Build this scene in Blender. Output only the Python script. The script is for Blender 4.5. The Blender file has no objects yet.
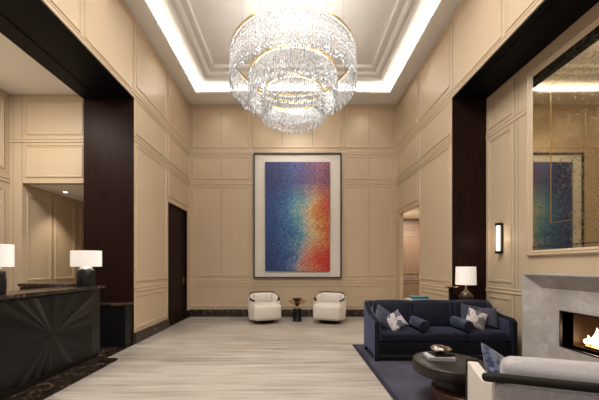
import bpy, math, random
from mathutils import Vector, Matrix
random.seed(7)
PI = math.pi
col = bpy.context.scene.collection
CAMZ = 1.4; F = 289.0; VX = 293.0; VY = 266.0

# ------------------------------------------------------------------ materials
def mat(name, base=(.5,.5,.5), rough=.5, metal=0, spec=.5, sheen=0, sheen_tint=(1,1,1), trans=0, coat=0, emit=None, estr=0, coat_rough=.1):
    m = bpy.data.materials.new(name); m.use_nodes = True
    b = m.node_tree.nodes['Principled BSDF']
    b.inputs['Base Color'].default_value = (*base, 1)
    b.inputs['Roughness'].default_value = rough
    b.inputs['Metallic'].default_value = metal
    b.inputs['Specular IOR Level'].default_value = spec
    b.inputs['Sheen Weight'].default_value = sheen
    b.inputs['Sheen Tint'].default_value = (*sheen_tint, 1)
    b.inputs['Transmission Weight'].default_value = trans
    b.inputs['Coat Weight'].default_value = coat
    b.inputs['Coat Roughness'].default_value = coat_rough
    b.inputs['Sheen Roughness'].default_value = .35
    if emit:
        b.inputs['Emission Color'].default_value = (*emit, 1)
        b.inputs['Emission Strength'].default_value = estr
    return m

class NT:
    """small helper for node graphs"""
    def __init__(s, m):
        s.m = m; s.n = m.node_tree.nodes; s.l = m.node_tree.links; s.b = s.n['Principled BSDF']
    def node(s, t, **kw):
        x = s.n.new(t)
        for k, v in kw.items(): setattr(x, k, v)
        return x
    def put(s, sock, v):
        if isinstance(v, bpy.types.NodeSocket): s.l.new(v, sock)
        elif v is not None: sock.default_value = v
    def coord(s, scale=(1,1,1), loc=(0,0,0), rot=(0,0,0), kind='Object'):
        t = s.node('ShaderNodeTexCoord'); m = s.node('ShaderNodeMapping')
        m.inputs['Scale'].default_value = scale; m.inputs['Location'].default_value = loc; m.inputs['Rotation'].default_value = rot
        s.l.new(t.outputs[kind], m.inputs['Vector']); return m.outputs[0]
    def noise(s, vec, scale, detail=4, rough=.55, dist=0):
        x = s.node('ShaderNodeTexNoise'); s.put(x.inputs['Vector'], vec)
        x.inputs['Scale'].default_value = scale; x.inputs['Detail'].default_value = detail
        x.inputs['Roughness'].default_value = rough; x.inputs['Distortion'].default_value = dist
        return x.outputs['Fac']
    def ramp(s, fac, stops, interp='LINEAR'):
        x = s.node('ShaderNodeValToRGB'); x.color_ramp.interpolation = interp
        e = x.color_ramp.elements
        while len(e) < len(stops): e.new(.5)
        for k, (p, c) in enumerate(stops):
            e[k].position = p; e[k].color = (*c, 1) if not isinstance(c, (int, float)) else (c, c, c, 1)
        s.put(x.inputs[0], fac); return x.outputs[0]
    def mix(s, fac, a, b, mode='MIX'):
        x = s.node('ShaderNodeMix', data_type='RGBA', blend_type=mode)
        s.put(x.inputs[0], fac)
        s.put(x.inputs[6], (*a, 1) if isinstance(a, tuple) else a); s.put(x.inputs[7], (*b, 1) if isinstance(b, tuple) else b)
        return x.outputs[2]
    def math(s, op, a, b=None, c=None, clamp=False):
        x = s.node('ShaderNodeMath', operation=op, use_clamp=clamp)
        s.put(x.inputs[0], a); s.put(x.inputs[1], b)
        if c is not None: s.put(x.inputs[2], c)
        return x.outputs[0]
    def bump(s, h, strength=.2, dist=.01):
        x = s.node('ShaderNodeBump'); x.inputs['Strength'].default_value = strength; x.inputs['Distance'].default_value = dist
        s.put(x.inputs['Height'], h); s.l.new(x.outputs[0], s.b.inputs['Normal'])
    def base(s, c): s.put(s.b.inputs['Base Color'], c)

def vary(m, c1, c2, scale=(1,1,1), ns=4, bump=0, detail=5, lo=.35, hi=.65, bdist=.004):
    t = NT(m); v = t.coord(scale); n = t.noise(v, ns, detail)
    t.base(t.ramp(n, [(lo, c1), (hi, c2)]))
    if bump: t.bump(n, bump, bdist)
    return m

MT = {}
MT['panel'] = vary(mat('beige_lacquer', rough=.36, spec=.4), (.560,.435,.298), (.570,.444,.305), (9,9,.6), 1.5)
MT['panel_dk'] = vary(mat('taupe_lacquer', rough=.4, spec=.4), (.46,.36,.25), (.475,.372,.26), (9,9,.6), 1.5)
MT['ceil'] = mat('ceiling_paint', (.84,.82,.79), .7)
MT['ceil2'] = mat('alcove_ceiling_paint', (.84,.82,.79), .7)
MT['espresso'] = vary(mat('espresso_wood', rough=.42, spec=.06), (.013,.0055,.0045), (.021,.0085,.007), (14,14,.7), 2)
MT['dark'] = vary(mat('black_stained_wood', rough=.3), (.009,.008,.008), (.015,.012,.011), (1,12,1), 3)
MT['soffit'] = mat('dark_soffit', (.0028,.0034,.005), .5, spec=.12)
MT['blackm'] = mat('black_metal', (.008,.008,.009), .35, .3)
MT['cable'] = mat('steel_cable', (.12,.11,.10), .6)
MT['brass'] = mat('brass', (.75,.53,.24), .25, 1)
MT['gold'] = mat('polished_gold', (.62,.47,.22), .25, 1)
MT['chrome'] = mat('chrome', (.75,.75,.78), .1, 1)
MT['white_fab'] = vary(mat('ivory_fabric', rough=.85, sheen=.2), (.66,.60,.53), (.72,.66,.59), (1,1,1), 60, .15)
MT['grey_fab'] = vary(mat('grey_linen', rough=.85, sheen=.3), (.36,.33,.36), (.44,.41,.43), (1,1,1), 50, .2)
MT['lav_fab'] = vary(mat('pale_velvet', rough=.7, sheen=.6), (.42,.39,.40), (.47,.44,.45), (1,1,1), 60, .15)
MT['navy'] = vary(mat('navy_velvet', rough=.7, spec=.25, sheen=.5, sheen_tint=(.42,.46,.78)), (.0045,.0055,.014), (.009,.011,.026), (1,1,1), 9, .1)
MT['navy_dk'] = mat('midnight_fabric', (.004,.0045,.008), .8, spec=.2)
MT['navy_b'] = vary(mat('dusty_blue_velvet', rough=.5, sheen=.5, sheen_tint=(.6,.65,.95)), (.022,.026,.055), (.045,.052,.10), (1,1,1), 9, .1)
MT['navy_c'] = vary(mat('slate_fabric', rough=.8, sheen=.3), (.035,.038,.062), (.055,.06,.09), (1,1,1), 40, .2)
MT['shade'] = mat('lamp_shade', (.85,.8,.72), .8, emit=(1,.93,.88), estr=.3)
MT['bulb'] = mat('lit_bulb', (1,1,1), .5, emit=(1,.85,.6), estr=14)
MT['led'] = mat('led_strip', (1,1,1), .5, emit=(1,.97,.93), estr=2.2)
MT['glow'] = mat('sconce_glass', (1,.95,.85), .4, emit=(1,.90,.74), estr=1.4)
MT['page'] = mat('book_pages', (.7,.68,.62), .8)
MT['teal'] = mat('teal_cover', (.02,.16,.19), .5)
MT['cream'] = mat('cream_cover', (.55,.47,.36), .6)
MT['greyc'] = mat('grey_cover', (.45,.43,.46), .4)
MT['whitec'] = mat('white_mat', (.72,.67,.60), .8)
MT['seam'] = mat('shadow_gap', (.10,.075,.05), .6)

# brushed travertine: long veins across the room, slabs with faint joints
m = mat('vein_cut_stone', rough=.3, spec=.4); t = NT(m)
v = t.coord((.35, 6.5, 1)); v2 = t.coord((.9, 28, 1)); v3 = t.coord((.35, .8, 1)); br = t.node('ShaderNodeTexBrick')
t.put(br.inputs['Vector'], t.coord((1,1,1), (.78,.1,0)))
br.inputs['Scale'].default_value = 1; br.inputs['Mortar Size'].default_value = .003; br.inputs['Brick Width'].default_value = 1.9
br.inputs['Row Height'].default_value = .62; br.inputs['Color1'].default_value = (.25,.25,.25,1); br.inputs['Color2'].default_value = (.75,.75,.75,1); br.inputs['Mortar'].default_value = (.3,.3,.3,1)
n1 = t.noise(v, 1.6, 7, .65, .3); n2 = t.noise(v2, 1.4, 5, .6); n3 = t.noise(v3, 1.3, 3)
s_ = t.math('ADD', t.math('MULTIPLY', n1, .6), t.math('MULTIPLY', n2, .4))
s_ = t.math('ADD', s_, t.math('MULTIPLY', t.math('SUBTRACT', br.outputs['Color'], .5), .10))
s_ = t.math('ADD', s_, t.math('MULTIPLY', t.math('SUBTRACT', n3, .5), .4))
c = t.ramp(s_, [(.32, (.21,.18,.145)), (.43, (.34,.30,.255)), (.52, (.45,.405,.35)), (.66, (.56,.515,.46))])
c = t.mix(t.math('MULTIPLY', br.outputs['Fac'], .3), c, (.2,.17,.14))
t.base(c); t.put(t.b.inputs['Roughness'], t.math('MULTIPLY_ADD', n2, .2, .2)); MT['floor'] = m

def marble(name, c0, c1, vein, vs=3.0, rough=.15, width=.035):
    m = mat(name, rough=rough); t = NT(m); v = t.coord((1,1,1))
    a = t.noise(v, vs, 8, .6, .8); b = t.noise(v, vs*1.7, 5, .6)
    ridge = t.math('ABSOLUTE', t.math('SUBTRACT', a, .5))
    vm = t.math('MULTIPLY', t.math('SUBTRACT', 1.0, t.math('DIVIDE', ridge, width), clamp=True), t.ramp(b, [(.45, 0.), (.65, 1.)]))
    t.base(t.mix(vm, t.ramp(b, [(.3, c0), (.7, c1)]), vein)); return m
MT['marble'] = marble('emperador_marble', (.012,.008,.006), (.04,.026,.019), (.34,.24,.16), 4.5, .15, .022)
MT['stone'] = marble('grey_limestone', (.42,.385,.355), (.56,.52,.485), (.64,.60,.57), 2.6, .5, .06)

# desk front: sunburst of dark veneer wedges round a centre
def burst(cy, cz):
    m = mat('sunburst_veneer', rough=.3, spec=.3); t = NT(m); tc = t.node('ShaderNodeTexCoord'); sp = t.node('ShaderNodeSeparateXYZ')
    t.l.new(tc.outputs['Object'], sp.inputs[0])
    dy = t.math('SUBTRACT', sp.outputs[1], cy); dz = t.math('SUBTRACT', sp.outputs[2], cz)
    an = t.math('ARCTAN2', dz, dy)
    w = t.node('ShaderNodeTexNoise', noise_dimensions='1D'); t.put(w.inputs['W'], an); w.inputs['Scale'].default_value = 3.2; w.inputs['Detail'].default_value = 6; w.inputs['Roughness'].default_value = .75
    w2 = t.node('ShaderNodeTexWhiteNoise', noise_dimensions='1D'); t.put(w2.inputs['W'], t.math('FLOOR', t.math('MULTIPLY', an, 7.64)))
    g = t.math('ADD', t.math('MULTIPLY', w.outputs['Fac'], .75), t.math('MULTIPLY', w2.outputs['Value'], .25))
    t.base(t.ramp(g, [(.36, (.003,.003,.003)), (.50, (.006,.0055,.005)), (.60, (.020,.017,.015)), (.74, (.10,.09,.078))]))
    t.put(t.b.inputs['Roughness'], t.math('MULTIPLY_ADD', w2.outputs['Value'], .2, .25)); return m

# rug pile
m = mat('rug_pile', rough=.95, sheen=.2, sheen_tint=(.7,.7,.9)); t = NT(m)
n = t.noise(t.coord((1,1,1)), 1.6, 6); nf = t.noise(t.coord((1,1,1)), 90, 3)
t.base(t.mix(t.math('MULTIPLY', nf, .4), t.ramp(n, [(.35, (.022,.021,.038)), (.68, (.085,.078,.115))]), (.03,.028,.045))); t.bump(nf, .5, .004); MT['rug'] = m
MT['rugb'] = mat('rug_border', (.018,.017,.032), .95)

# antique mirror: foxed silvering
m = mat('antique_mirror', rough=.07, metal=1); t = NT(m); v = t.coord((1,1,1))
a = t.noise(v, 6, 8, .7); b = t.noise(v, 38, 4, .65)
vo = t.node('ShaderNodeTexVoronoi'); t.put(vo.inputs['Vector'], v); vo.inputs['Scale'].default_value = 15
spot = t.math('SUBTRACT', 1.0, t.math('DIVIDE', vo.outputs['Distance'], .13), clamp=True)
fx = t.math('MULTIPLY', t.ramp(b, [(.50, 0.), (.68, .55)]), t.ramp(a, [(.4, .3), (.6, 1.)]))
fx = t.math('MAXIMUM', fx, t.math('MULTIPLY', spot, .9))
t.base(t.mix(fx, (.58,.50,.34), (.11,.08,.045)))
t.put(t.b.inputs['Metallic'], t.math('SUBTRACT', 1.0, t.math('MULTIPLY', fx, .6))); t.put(t.b.inputs['Roughness'], t.math('MULTIPLY_ADD', fx, .25, .025)); MT['mirror'] = m

# abstract canvas: deep blue on the left through teal and white to orange and red on the right
def canvas_mat(w, h):
    m = mat('abstract_canvas', rough=.6); t = NT(m); tc = t.node('ShaderNodeTexCoord'); sp = t.node('ShaderNodeSeparateXYZ')
    t.l.new(tc.outputs['Object'], sp.inputs[0])
    u = t.math('DIVIDE', sp.outputs[0], w); vv = t.math('DIVIDE', sp.outputs[2], h)       # 0..1
    big = t.noise(t.coord((1,1,1)), 1.6, 3); fine = t.noise(t.coord((1,1,1.3)), 14, 10, .8); dash = t.noise(t.coord((.45,1,3.2)), 20, 4, .6)
    uu = t.math('ADD', t.math('SUBTRACT', u, .04), t.math('MULTIPLY', t.math('SUBTRACT', big, .5), .45))
    uu = t.math('ADD', uu, t.math('MULTIPLY', t.math('SUBTRACT', fine, .5), .75))
    low = t.ramp(uu, [(.10, (.012,.05,.22)), (.32, (.03,.13,.38)), (.48, (.28,.34,.52)), (.60, (.74,.40,.30)), (.74, (.80,.14,.05)), (.85, (.72,.05,.03)), (1., (.60,.035,.03))])
    midc = t.ramp(uu, [(.10, (.025,.08,.30)), (.34, (.05,.20,.48)), (.46, (.15,.45,.55)), (.58, (.62,.64,.60)), (.70, (.88,.62,.28)), (.82, (.80,.26,.05)), (1., (.66,.07,.04))])
    top = t.ramp(uu, [(.10, (.018,.04,.17)), (.40, (.05,.09,.32)), (.62, (.18,.11,.26)), (.82, (.33,.12,.20)), (1., (.17,.04,.10))])
    vn = t.math('ADD', vv, t.math('MULTIPLY', t.math('SUBTRACT', fine, .5), .25))
    c = t.mix(t.ramp(vn, [(.14, 0.), (.34, 1.)]), low, midc); c = t.mix(t.ramp(vn, [(.62, 0.), (.82, 1.)]), c, top)
    c = t.mix(t.ramp(dash, [(.30, .75), (.46, 0.)]), c, (.01,.012,.05))
    c = t.mix(t.ramp(dash, [(.58, 0.), (.78, .5)]), c, (.62,.60,.58))
    g = t.noise(t.coord((.6,1,1.5)), 24, 7, .8)
    c = t.mix(1., c, t.ramp(g, [(.38, .10), (.49, .75), (.58, 1.)]), 'MULTIPLY')
    c = t.mix(t.ramp(g, [(.57, 0.), (.68, .6)]), c, (.60,.60,.62))
    t.base(c); t.bump(fine, .4, .01); return m

# patterned cushions
def cushion_pattern(name, a, b, c, sc=7):
    m = mat(name, rough=.75, sheen=.3); t = NT(m); v = t.coord((1,1,1), rot=(.3,.4,.7))
    vo = t.node('ShaderNodeTexVoronoi'); t.put(vo.inputs['Vector'], v); vo.inputs['Scale'].default_value = sc
    sp = t.node('ShaderNodeSeparateColor'); t.l.new(vo.outputs['Color'], sp.inputs[0])
    n = t.noise(v, 30, 4)
    col_ = t.ramp(sp.outputs[0], [(0., a), (.42, a), (.45, b), (.72, b), (.75, c)], 'CONSTANT')
    t.base(t.mix(t.ramp(n, [(.55, 0.), (.6, .6)]), col_, b)); return m
MT['pat'] = cushion_pattern('silver_pattern', (.50,.46,.48), (.10,.10,.14), (.62,.58,.58), 11)
MT['pat2'] = cushion_pattern('ivory_taupe_pattern', (.60,.55,.54), (.16,.13,.15), (.40,.34,.33), 9)
MT['pat3'] = vary(mat('blue_mottled', rough=.75, sheen=.4), (.02,.026,.06), (.14,.17,.28), (1,1,1), 26, .2, 4, .45, .6)

# crystal
m = bpy.data.materials.new('crystal'); m.use_nodes = True; n_ = m.node_tree.nodes; l_ = m.node_tree.links; n_.clear()
o_ = n_.new('ShaderNodeOutputMaterial'); gl = n_.new('ShaderNodeBsdfGlossy'); gl.inputs['Roughness'].default_value = .12; gl.inputs['Color'].default_value = (1,1,1,1)
tr = n_.new('ShaderNodeBsdfTranslucent'); tr.inputs['Color'].default_value = (.86,.87,.88,1)
tp = n_.new('ShaderNodeBsdfTransparent'); df = n_.new('ShaderNodeBsdfDiffuse'); df.inputs['Color'].default_value = (.80,.81,.82,1)
m1 = n_.new('ShaderNodeMixShader'); m1.inputs[0].default_value = .5; m2 = n_.new('ShaderNodeMixShader'); m2.inputs[0].default_value = .18; m3 = n_.new('ShaderNodeMixShader'); m3.inputs[0].default_value = .08
ge = n_.new('ShaderNodeNewGeometry'); cr_ = n_.new('ShaderNodeValToRGB'); cr_.color_ramp.elements[0].color = (.42,.43,.45,1); cr_.color_ramp.elements[1].color = (.97,.98,1,1)
l_.new(ge.outputs['Random Per Island'], cr_.inputs[0]); l_.new(cr_.outputs[0], tr.inputs['Color']); l_.new(cr_.outputs[0], df.inputs['Color'])
l_.new(tr.outputs[0], m1.inputs[1]); l_.new(df.outputs[0], m1.inputs[2]); l_.new(m1.outputs[0], m2.inputs[1]); l_.new(gl.outputs[0], m2.inputs[2])
l_.new(m2.outputs[0], m3.inputs[1]); l_.new(tp.outputs[0], m3.inputs[2]); l_.new(m3.outputs[0], o_.inputs[0]); MT['crystal'] = m

# flame: hot pale core low, orange tips
m = mat('flame', (0,0,0), 1, emit=(1,.5,.15), estr=4.5); t = NT(m); tc = t.node('ShaderNodeTexCoord'); sp = t.node('ShaderNodeSeparateXYZ'); t.l.new(tc.outputs['Object'], sp.inputs[0])
t.put(t.b.inputs['Emission Color'], t.ramp(t.math('DIVIDE', sp.outputs[2], .26), [(0., (1,.45,.12)), (.2, (1,.80,.55)), (.6, (1,.74,.45)), (1., (1,.42,.12))])); MT['flame'] = m
MT['firebox'] = vary(mat('firebox_metal', rough=.45, metal=.3), (.05,.03,.018), (.09,.055,.03), (1,1,1), 2)
MT['wood2'] = vary(mat('walnut_panel', rough=.45), (.17,.11,.07), (.22,.145,.095), (10,10,.6), 2)
MT['tabletop'] = vary(mat('dark_brown_lacquer', rough=.38), (.013,.010,.009), (.024,.017,.013), (1,8,1), 3)
MT['redwood'] = vary(mat('reddish_brown_wood', rough=.35), (.05,.018,.011), (.08,.03,.017), (1,1,8), 3)

# ------------------------------------------------------------------ mesh builder
class MB:
    def __init__(s, T=None): s.v = []; s.f = []; s.T = T or Matrix.Identity(4)
    def add(s, vs, fs):
        o = len(s.v); s.v += [s.T @ Vector(p) for p in vs]; s.f += [[i + o for i in f] for f in fs]
    def box(s, x0, x1, y0, y1, z0, z1, b=0):
        if b <= 0:
            s.add([(x0,y0,z0),(x1,y0,z0),(x1,y1,z0),(x0,y1,z0),(x0,y0,z1),(x1,y0,z1),(x1,y1,z1),(x0,y1,z1)],
                  [(0,3,2,1),(4,5,6,7),(0,1,5,4),(1,2,6,5),(2,3,7,6),(3,0,4,7)])
        else: s.soft((x0+x1)/2, (y0+y1)/2, (z0+z1)/2, x1-x0, y1-y0, z1-z0, b, n=4)
        return s
    def soft(s, cx, cy, cz, w, d, h, r, n=8, puff=(0,0,0)):
        """rounded box, optionally puffed out along each axis"""
        r = min(r, w/2*.999, d/2*.999, h/2*.999); H = Vector((w/2, d/2, h/2)); I = H - Vector((r, r, r)); vs = []; fs = []; idx = {}
        # parameter lines dense in the rounded rim
        def lines(hh, ii):
            a = [-hh, -ii - r*.62, -ii - r*.25, -ii] if r > 0 else [-hh]
            k = max(2, n//2); mid = [-ii + 2*ii*q/k for q in range(1, k)]
            return a + mid + [-q for q in reversed(a)]
        L = [lines(H[k], I[k]) for k in range(3)]
        def vert(p):
            key = tuple(round(c, 6) for c in p)
            if key in idx: return idx[key]
            q = Vector([max(-I[k], min(I[k], p[k])) for k in range(3)]); dlt = Vector(p) - q
            if dlt.length > 1e-9: dlt = dlt.normalized() * r
            o = q + dlt
            for k in range(3):
                if puff[k]:
                    a, b = (k+1) % 3, (k+2) % 3
                    wgt = max(0, 1 - (p[a]/H[a])**2) * max(0, 1 - (p[b]/H[b])**2)
                    o[k] += puff[k] * wgt * (o[k]/H[k])
            idx[key] = len(vs); vs.append((o.x + cx, o.y + cy, o.z + cz)); return idx[key]
        for k in range(3):
            a, b = (k+1) % 3, (k+2) % 3
            for sg in (-1, 1):
                for i in range(len(L[a]) - 1):
                    for j in range(len(L[b]) - 1):
                        q = []
                        for (ii, jj) in ((i,j),(i+1,j),(i+1,j+1),(i,j+1)):
                            p = [0,0,0]; p[k] = sg*H[k]; p[a] = L[a][ii]; p[b] = L[b][jj]; q.append(vert(p))
                        fs.append(q if sg > 0 else q[::-1])
        s.add(vs, fs); return s
    def lathe(s, prof, cx=0, cy=0, seg=32, sx=1, sy=1, cap=True):
        vs = []; fs = []; n = len(prof)
        for k in range(seg):
            a = 2*PI*k/seg
            for (r, z) in prof: vs.append((cx + r*sx*math.cos(a), cy + r*sy*math.sin(a), z))
        for k in range(seg):
            k2 = (k+1) % seg
            for i in range(n-1): fs.append((k*n+i, k2*n+i, k2*n+i+1, k*n+i+1))
        if cap: fs.append([k*n for k in range(seg)][::-1]); fs.append([k*n+n-1 for k in range(seg)])
        s.add(vs, fs); return s
    def tube(s, pts, r, seg=10, closed=False, ry=None):
        """tube along points; r constant or list"""
        P = [Vector(p) for p in pts]; n = len(P); R = r if isinstance(r, (list, tuple)) else [r]*n; vs = []; fs = []
        up = Vector((0,0,1))
        for i, p in enumerate(P):
            a = P[(i-1) % n] if closed or i > 0 else P[i]; b = P[(i+1) % n] if closed or i < n-1 else P[i]
            t = (b - a).normalized(); u = up if abs(t.dot(up)) < .95 else Vector((1,0,0))
            s1 = t.cross(u).normalized(); s2 = s1.cross(t).normalized()
            for k in range(seg):
                an = 2*PI*k/seg; vs.append(p + s1*math.cos(an)*R[i] + s2*math.sin(an)*(R[i] if ry is None else R[i]*ry))
        m_ = n if closed else n-1
        for i in range(m_):
            j = (i+1) % n
            for k in range(seg): k2 = (k+1) % seg; fs.append((i*seg+k, i*seg+k2, j*seg+k2, j*seg+k))
        if not closed: fs.append(list(range(seg))[::-1]); fs.append([(n-1)*seg+k for k in range(seg)])
        s.add(vs, fs); return s
    def frame(s, P, u0, v0, u1, v1, prof, closed=False):
        """mitred frame on a plane; P(u,v,h); prof [(inset,height)]"""
        vs = []; fs = []; n = len(prof)
        for (i, h) in prof:
            for (u, v) in ((u0+i, v0+i), (u1-i, v0+i), (u1-i, v1-i), (u0+i, v1-i)): vs.append(P(u, v, h))
        for k in range(n-1 if not closed else n):
            k2 = (k+1) % n
            for c in range(4): c2 = (c+1) % 4; fs.append((k*4+c, k*4+c2, k2*4+c2, k2*4+c))
        s.add(vs, fs); return s
    def prism(s, pts, axis, a, b):
        """extrude a polygon given in the two other axes from a to b"""
        n = len(pts); vs = []
        for q in (a, b):
            for (u, v) in pts:
                p = {0: (q,u,v), 1: (u,q,v), 2: (u,v,q)}[axis]; vs.append(p)
        fs = [list(range(n)), [n+i for i in range(n)][::-1]] + [(i, n+i, n+(i+1) % n, (i+1) % n) for i in range(n)]
        s.add(vs, fs); return s
    def pillow(s, c, w, h, th, R, n=14):
        """throw pillow with pinched corners; R rotates local (x across, z up, y thickness)"""
        vs = []; fs = []
        def shp(a, b, sg):
            k = .07; x = a*(1 - k*(1-b*b)*abs(a)); z = b*(1 - k*(1-a*a)*abs(b))
            t_ = max(0, (1-a**2))**.42 * max(0, (1-b**2))**.42
            return Vector(c) + R @ Vector((x*w/2, sg*t_*th/2, z*h/2))
        for sg in (-1, 1):
            o = len(vs)
            for i in range(n+1):
                for j in range(n+1):
                    a = math.sin((i/n*2-1)*PI/2); b = math.sin((j/n*2-1)*PI/2); vs.append(shp(a, b, sg))
            for i in range(n):
                for j in range(n):
                    q = (o+i*(n+1)+j, o+(i+1)*(n+1)+j, o+(i+1)*(n+1)+j+1, o+i*(n+1)+j+1); fs.append(q if sg < 0 else q[::-1])
        s.add(vs, fs); return s
    def build(s, name, m, parent=None, smooth=False, loc=None, weld=False, bevel=0):
        me = bpy.data.meshes.new(name)
        L = Vector(loc) if loc is not None else Vector((0,0,0))
        me.from_pydata([tuple(v - L) for v in s.v], [], s.f); me.update()
        import bmesh
        bm = bmesh.new(); bm.from_mesh(me)
        if weld or smooth: bmesh.ops.remove_doubles(bm, verts=bm.verts, dist=1e-5)
        bmesh.ops.recalc_face_normals(bm, faces=bm.faces); bm.to_mesh(me); bm.free()
        if smooth:
            for p in me.polygons: p.use_smooth = True
            try: me.set_sharp_from_angle(angle=math.radians(50))
            except Exception: pass
        o = bpy.data.objects.new(name, me); col.objects.link(o)
        me.materials.append(m if not isinstance(m, str) else MT[m])
        if parent: o.parent = parent
        if loc is not None: o.location = loc
        if bevel:
            b = o.modifiers.new('bevel', 'BEVEL'); b.width = bevel; b.segments = 2; b.limit_method = 'ANGLE'
        return o

def tag(o, label, cat, group=None):
    o['label'] = label; o['category'] = cat
    if group: o['group'] = group
    return o
def thing(name, label, cat, loc=(0,0,0), rz=0, group=None):
    o = bpy.data.objects.new(name, None); col.objects.link(o); o.location = loc; o.rotation_euler = (0,0,rz); o.empty_display_size = .1
    return tag(o, label, cat, group)
def struct(name, mb, m, bevel=0):
    o = mb.build(name, m, bevel=bevel); o['kind'] = 'structure'; return o
def copy_tree(o, parent=None):
    c = o.copy(); col.objects.link(c)
    if parent: c.parent = parent
    for ch in list(o.children): copy_tree(ch, c)
    return c
def light(kind, name, loc, power, color=(1,.86,.68), size=.1, rot=(0,0,0), size_y=None, spot=None, blend=.6):
    L = bpy.data.lights.new(name, kind); L.energy = power; L.color = color
    if kind == 'AREA':
        L.size = size
        if size_y: L.shape = 'RECTANGLE'; L.size_y = size_y
    else: L.shadow_soft_size = size
    if spot: L.spot_size = spot; L.spot_blend = blend
    o = bpy.data.objects.new(name, L); col.objects.link(o); o.location = loc; o.rotation_euler = rot; return o

# ------------------------------------------------------------------ the setting
XW = 2.85; YB = 8.0; YP = 5.18; HC = 5.87; HP = 4.41; YF = -3.0
XR = 3.46; XL = -3.75; YA = 5.3; HA = 4.545; HK = 2.92; XAL = -5.19; XK = -4.97
fl = MB().box(-5.6, 5.4, YF, 9.4, -.1, 0); struct('floor', fl, 'floor')

MOLD = [(0,0),(.003,.013),(.013,.015),(.018,.004),(.030,.008),(.042,.005),(.046,.0)]
def frames(P, cells):
    mb = MB()
    for (u0, v0, u1, v1) in cells: mb.frame(P, u0, v0, u1, v1, MOLD)
    return mb
def rail(mb, P, u0, u1, z, k=1.0):
    """horizontal rail moulding on a wall: two beads with a fillet"""
    pr = [(0,0),(.004*k,.010),(.014*k,.014),(.026*k,.006),(.064*k,.005),(.074*k,.014),(.084*k,.010),(.09*k,0)]
    vs = []; fs = []
    for (d, h) in pr: vs += [P(u0, z+d, h), P(u1, z+d, h)]
    for i in range(len(pr)-1): fs.append((2*i, 2*i+1, 2*i+3, 2*i+2))
    mb.add(vs, fs)
def seam(mb, P, u, v0, v1, w=.006):
    vs = [P(u-w/2, v0, .0012), P(u+w/2, v0, .0012), P(u+w/2, v1, .0012), P(u-w/2, v1, .0012)]; mb.add(vs, [(0,1,2,3)])

ROWS = [(.27,.87),(1.11,3.60),(3.79,4.43),(4.66,5.76)]
RAILS = [.93, 3.65, 4.48]
# back wall
PB = lambda u, v, h: (u, YB - h, v)
w = struct('wall_back', MB().box(-3.0, 3.0, YB, YB+.2, 0, 6.3), 'panel')
bays = [(-2.77,-1.20),(-1.13,1.37),(1.44,2.77)]
frames(PB, [(a, z0, b, z1) for (a, b) in bays for (z0, z1) in ROWS]).build('panel_moulding', 'panel', w)
mb = MB()
for z in RAILS: rail(mb, PB, -XW, XW, z)
rail(mb, PB, -XW, XW, 5.79, .8)
mb.build('rail_moulding', 'panel', w)
mb = MB()
for u in (-1.985, 2.105, -.30, .54):
    for (z0, z1) in ROWS[1:]: seam(mb, PB, u, z0+.06, z1-.06, .008)
mb.build('panel_joint', MT['seam'], w)
o = MB().box(-XW, XW, YB-.035, YB, 0, .20).build('baseboard_back', 'marble', bevel=.006); o['kind'] = 'structure'

def side_wall(name, sx, hole, zt, mouth):
    """side wall beyond the portal; hole = (y0,y1) of the doorway"""
    X = XW*sx; X2 = (XW+(.15 if sx < 0 else .08))*sx; xa, xb = min(X, X2), max(X, X2)
    mb = MB()
    mb.box(xa, xb, YP, hole[0], 0, HC+.4); mb.box(xa, xb, hole[1], YB, 0, HC+.4); mb.box(xa, xb, hole[0], hole[1], zt, HC+.4)
    o = struct(name, mb, 'panel')
    P = lambda u, v, h: (X - sx*h, u, v)
    cells = [(YP+.07, z0, 6.50, z1) for (z0, z1) in ROWS] + [(6.60, z0, 7.92, z1) for (z0, z1) in ROWS[2:]] + [(6.60, zt+.12, 7.92, 3.60)]
    frames(P, cells).build('panel_moulding', 'panel', o)
    r = MB(); rail(r, P, YP+.01, 6.50, RAILS[0])
    for z in RAILS[1:]: rail(r, P, YP+.01, YB-.01, z)
    rail(r, P, YF, YB-.01, 5.79, .8); r.build('rail_moulding', 'panel', o)
    s_ = MB()
    for u in (6.55, YP-.02): s_.add([P(u-.005, 4.45 if u < YP else (.25 if u < 6.5 else zt+.05), .001), P(u+.005, 4.45 if u < YP else zt+.05, .001), P(u+.005, HC-.1, .001), P(u-.005, HC-.1, .001)], [(0,1,2,3)])
    s_.build('panel_joint', MT['seam'], o)
    return o, P
LD = (6.60, 7.77); RD = (6.48, 7.68)
wl, PL = side_wall('wall_left', -1, LD, 2.87, None)
wr, PR = side_wall('wall_right', 1, RD, 2.79, None)
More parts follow.
